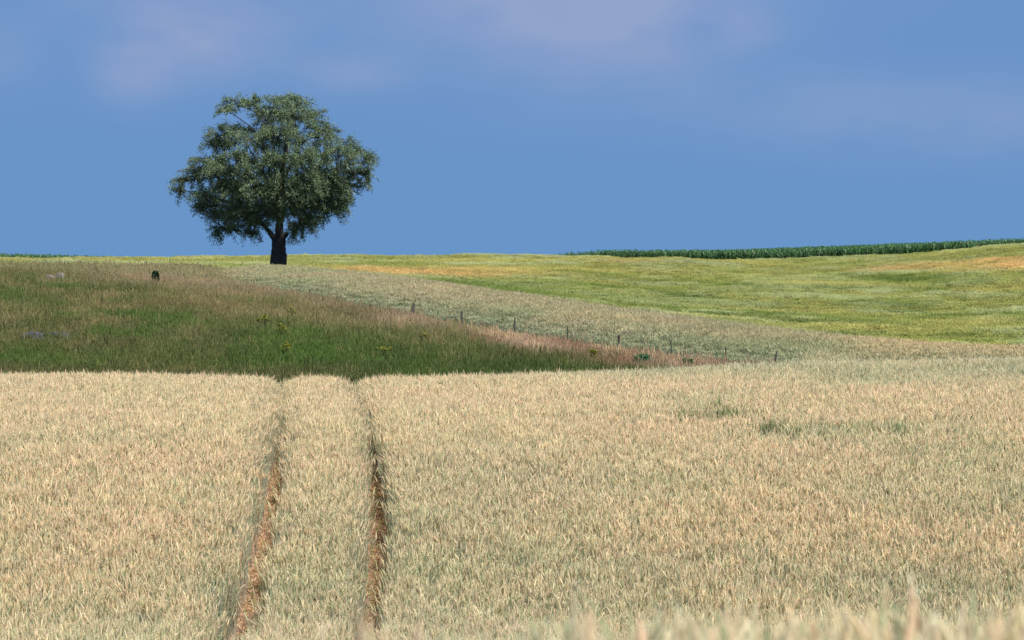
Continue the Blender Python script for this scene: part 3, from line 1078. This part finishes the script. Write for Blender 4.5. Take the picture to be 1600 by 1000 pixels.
def make_posts():
    grp = 'old fence posts along the edge of the meadow'
    for u, vt, wpx, lean, shape, label in (
            (322, 429, 2.0, .03, 0, 'thin grey fence post furthest left, nearest the lone tree'),
            (484, 452, 3.0, -.02, 0, 'faint fence post where the pinkish grass meets the rye, uphill from the thick crooked one'),
            (644, 473, 5.5, .10, 1, 'thick crooked grey fence post on the pink grass rise, uphill from the stout dark one'),
            (723.5, 485, 4.0, -.05, 1, 'stout dark fence post at the right end of the pink grass rise'),
            (805, 496.5, 3.2, .10, 1, 'black kinked fence post above the bright straw patch'),
            (886, 510, 1.8, .12, 0, 'thin slanting fence post between the straw patch and the dark knobbed post'),
            (967, 523.5, 2.0, .02, 2, 'thin fence post with a dark knob on top over the straw streak'),
            (1049, 531, 2.0, -.01, 0, 'tallest thin straight fence post above the little green bush'),
            (1134, 543, 2.0, .0, 0, 'thin straight fence post above the reddish grass strip'),
            (1214, 549, 3.4, -.04, 1, 'blurred grey fence post rising just behind the rye ears'),
            (1296, 556, 2.0, .0, 0, 'last small fence post at the right, its foot lost in the rye')):
        D = float(fenceD(u)) - .35
        p = ground_at(u, D)
        h = (500 - vt) / F * D - p.z
        r = wpx / 2 / F * D
        mb = MB()
        n = 8
        pts, rad = [], []
        m = 9
        for k in range(m):
            t = k / (m - 1)
            bend = (.05 * math.sin(t * 5 + u) if shape == 1 else .01 * math.sin(t * 4))
            pts.append((lean * h * (t - .35) * .5 + bend, .02 * math.sin(t * 3 + u), -.3 + (h + .3) * t))
            q = 1.0
            if shape == 1: q = 1.05 - .25 * t + .25 * math.exp(-((t - .72) / .12)**2) - (.35 if t > .95 else 0)
            if shape == 2: q = 1.0 + (.8 if t > .86 else 0)
            rad.append(r * q)
        mb.tube(pts, rad, (1, 1, 1), n=n, jit=.10)
        o = mb.build('fence_post', M_POST, loc=p)
        tag(o, label, 'fence post', grp)


make_posts()


def boulder(p, sx, sy, sz, mat, label, seed, sink=.15):
    """one glacial boulder: a rounded block with planed facets"""
    import bmesh
    bmx = bmesh.new()
    bmesh.ops.create_icosphere(bmx, subdivisions=4, radius=1)
    r = np.random.RandomState(seed)
    planes = [(Vector(r.normal(0, 1, 3)).normalized(), r.uniform(.66, .9)) for _ in range(11)]
    for v in bmx.verts:
        for nrm, d in planes:
            e = v.co.dot(nrm) - d
            if e > 0: v.co -= nrm * e * .85
        v.co *= 1 + .05 * math.sin(v.co.x * 7 + seed) * math.sin(v.co.y * 6) + r.normal(0, .006)
        v.co = Vector((v.co.x * sx, v.co.y * sy, (v.co.z + 1 - sink) * sz))
    me = bpy.data.meshes.new('boulder')
    bmx.to_mesh(me); bmx.free()
    me.polygons.foreach_set('use_smooth', [True] * len(me.polygons))
    me.materials.append(mat)
    o = bpy.data.objects.new('boulder', me)
    COL.objects.link(o)
    o.location = p
    return tag(o, label, 'boulder', 'boulders lying in the meadow')


def meadow_D(u, v):
    """distance at which the meadow surface shows at picture height v"""
    Ds = np.arange(84, float(fenceD(u)) + 25, .25)
    zz = height((u - 800) / F * Ds, Ds) + .25
    vv = 500 - F * zz / Ds
    return float(Ds[np.argmin(np.abs(vv - v))])


for u, v, sx, sz, mat, seed, lab in ((79, 437, .27, .30, M_PALE, 1, 'small pinkish grey boulder, left of the pair high in the meadow'),
                                     (94, 437, .29, .32, M_PALE, 2, 'pale grey boulder, right of the pair high in the meadow'),
                                     (49, 528, .50, .26, M_DARK, 3, 'long bluish dark boulder low in the meadow at the left'),
                                     (92, 523, .62, .19, M_DARK, 4, 'low flat grey boulder half sunk in grass, right of the bluish one')):
    D = meadow_D(u, v)
    p = ground_at(u, D)
    boulder(p, sx, sx * .7, sz, mat, lab, seed)


def shrub(p, w, h, col, name, label, cat, n_cl=60, leaf=.05, stem=True, seed=0, flowers=None, group=None):
    r = np.random.RandomState(seed)
    root = bpy.data.objects.new(name, None)
    COL.objects.link(root)
    root.location = p
    tag(root, label, cat, group)
    lv, st = MB(), MB()
    for _ in range(n_cl):
        a = r.uniform(0, 6.28)
        rr = math.sqrt(r.uniform(0, 1)) * w / 2
        t = r.uniform(.25, 1.0)
        c = Vector((math.cos(a) * rr * (1.1 - .5 * abs(t - .5)), math.sin(a) * rr * (1.1 - .5 * abs(t - .5)), h * t * (1 - .25 * (rr / (w / 2))**2)))
        st.tube([(c.x * .15, c.y * .15, 0), (c.x * .6, c.y * .6, c.z * .6), c], (.010, .007, .003), (.12, .10, .06), n=3, cap=False)
        for k in range(11):
            q = c + Vector(r.normal(0, w * .07, 3))
            ax = Vector(r.normal(0, 1, 3)).normalized()
            sd = ax.cross(Vector(r.normal(0, 1, 3))).normalized()
            L_ = leaf * r.uniform(.7, 1.4)
            f = r.uniform(.7, 1.35)
            lv.add([q - ax * L_, q + sd * L_ * .4, q + ax * L_, q - sd * L_ * .4], [(0, 1, 2, 3)], tuple(x * f for x in col))
        if flowers is not None and t > .68:
            fl = MB()
            for k in range(12):
                q = c + Vector((r.normal(0, .018), r.normal(0, .018), r.uniform(0, .04)))
                ax = Vector((r.normal(0, 1), r.normal(0, 1), .3)).normalized()
                sd = ax.cross(Vector((0, 0.2, 1))).normalized()
                L_ = .028
                fl.add([q - ax * L_, q + sd * L_, q + ax * L_, q - sd * L_], [(0, 1, 2, 3)], tuple(x * r.uniform(.8, 1.2) for x in flowers))
            fl.build('flower_head', M_WEED, root)
    lv.build('leaves', M_WEED, root)
    st.build('stems', M_WEED, root)
    return root


p = ground_at(243, meadow_D(243, 441))
shrub(p, .38, .88, (.022, .045, .02), 'bush', 'small upright dark green bush alone on the brow left of the tree', 'bush', 170, .05, seed=4)
for u, D, w, h, lab, sd in ((1003, 91.5, .62, .56, 'bright green leafy clump just above the rye, left of the round dark one', 8),
                            (1073, 91.5, .44, .50, 'small round dark green clump in reddish grass below the tallest thin post', 9)):
    shrub(ground_at(u, D), w, h, (.06, .15, .06), 'weed_clump', lab, 'weeds', 110, .045, seed=sd, group='green weed clumps above the rye')
for u, v, w, lab, sd in ((600, 556, .62, 'largest clump of yellow flowers, low in the green grass right of the wheel tracks', 11),
                         (662, 535, .42, 'round yellow flower clump, rightmost in the dark green grass', 12),
                         (447, 551, .40, 'yellow flower clump low in the meadow below the tree', 13),
                         (412, 508, .45, 'yellow green flower clump left of the tree trunk line', 14),
                         (437, 521, .50, 'yellow flower clump in the middle of three below the tree', 15),
                         (452, 492, .55, 'hazy yellow green flower clump highest below the tree', 16),
                         (924, 560, .35, 'tiny yellow flower clump at the edge of the reddish sorrel', 17)):
    shrub(ground_at(u, meadow_D(u, v)), w * 1.15, .60, (.08, .13, .03), 'flower_clump', lab, 'wildflowers', 34, .03, seed=sd, flowers=(.42, .39, .04), group='yellow wildflower clumps in the meadow')
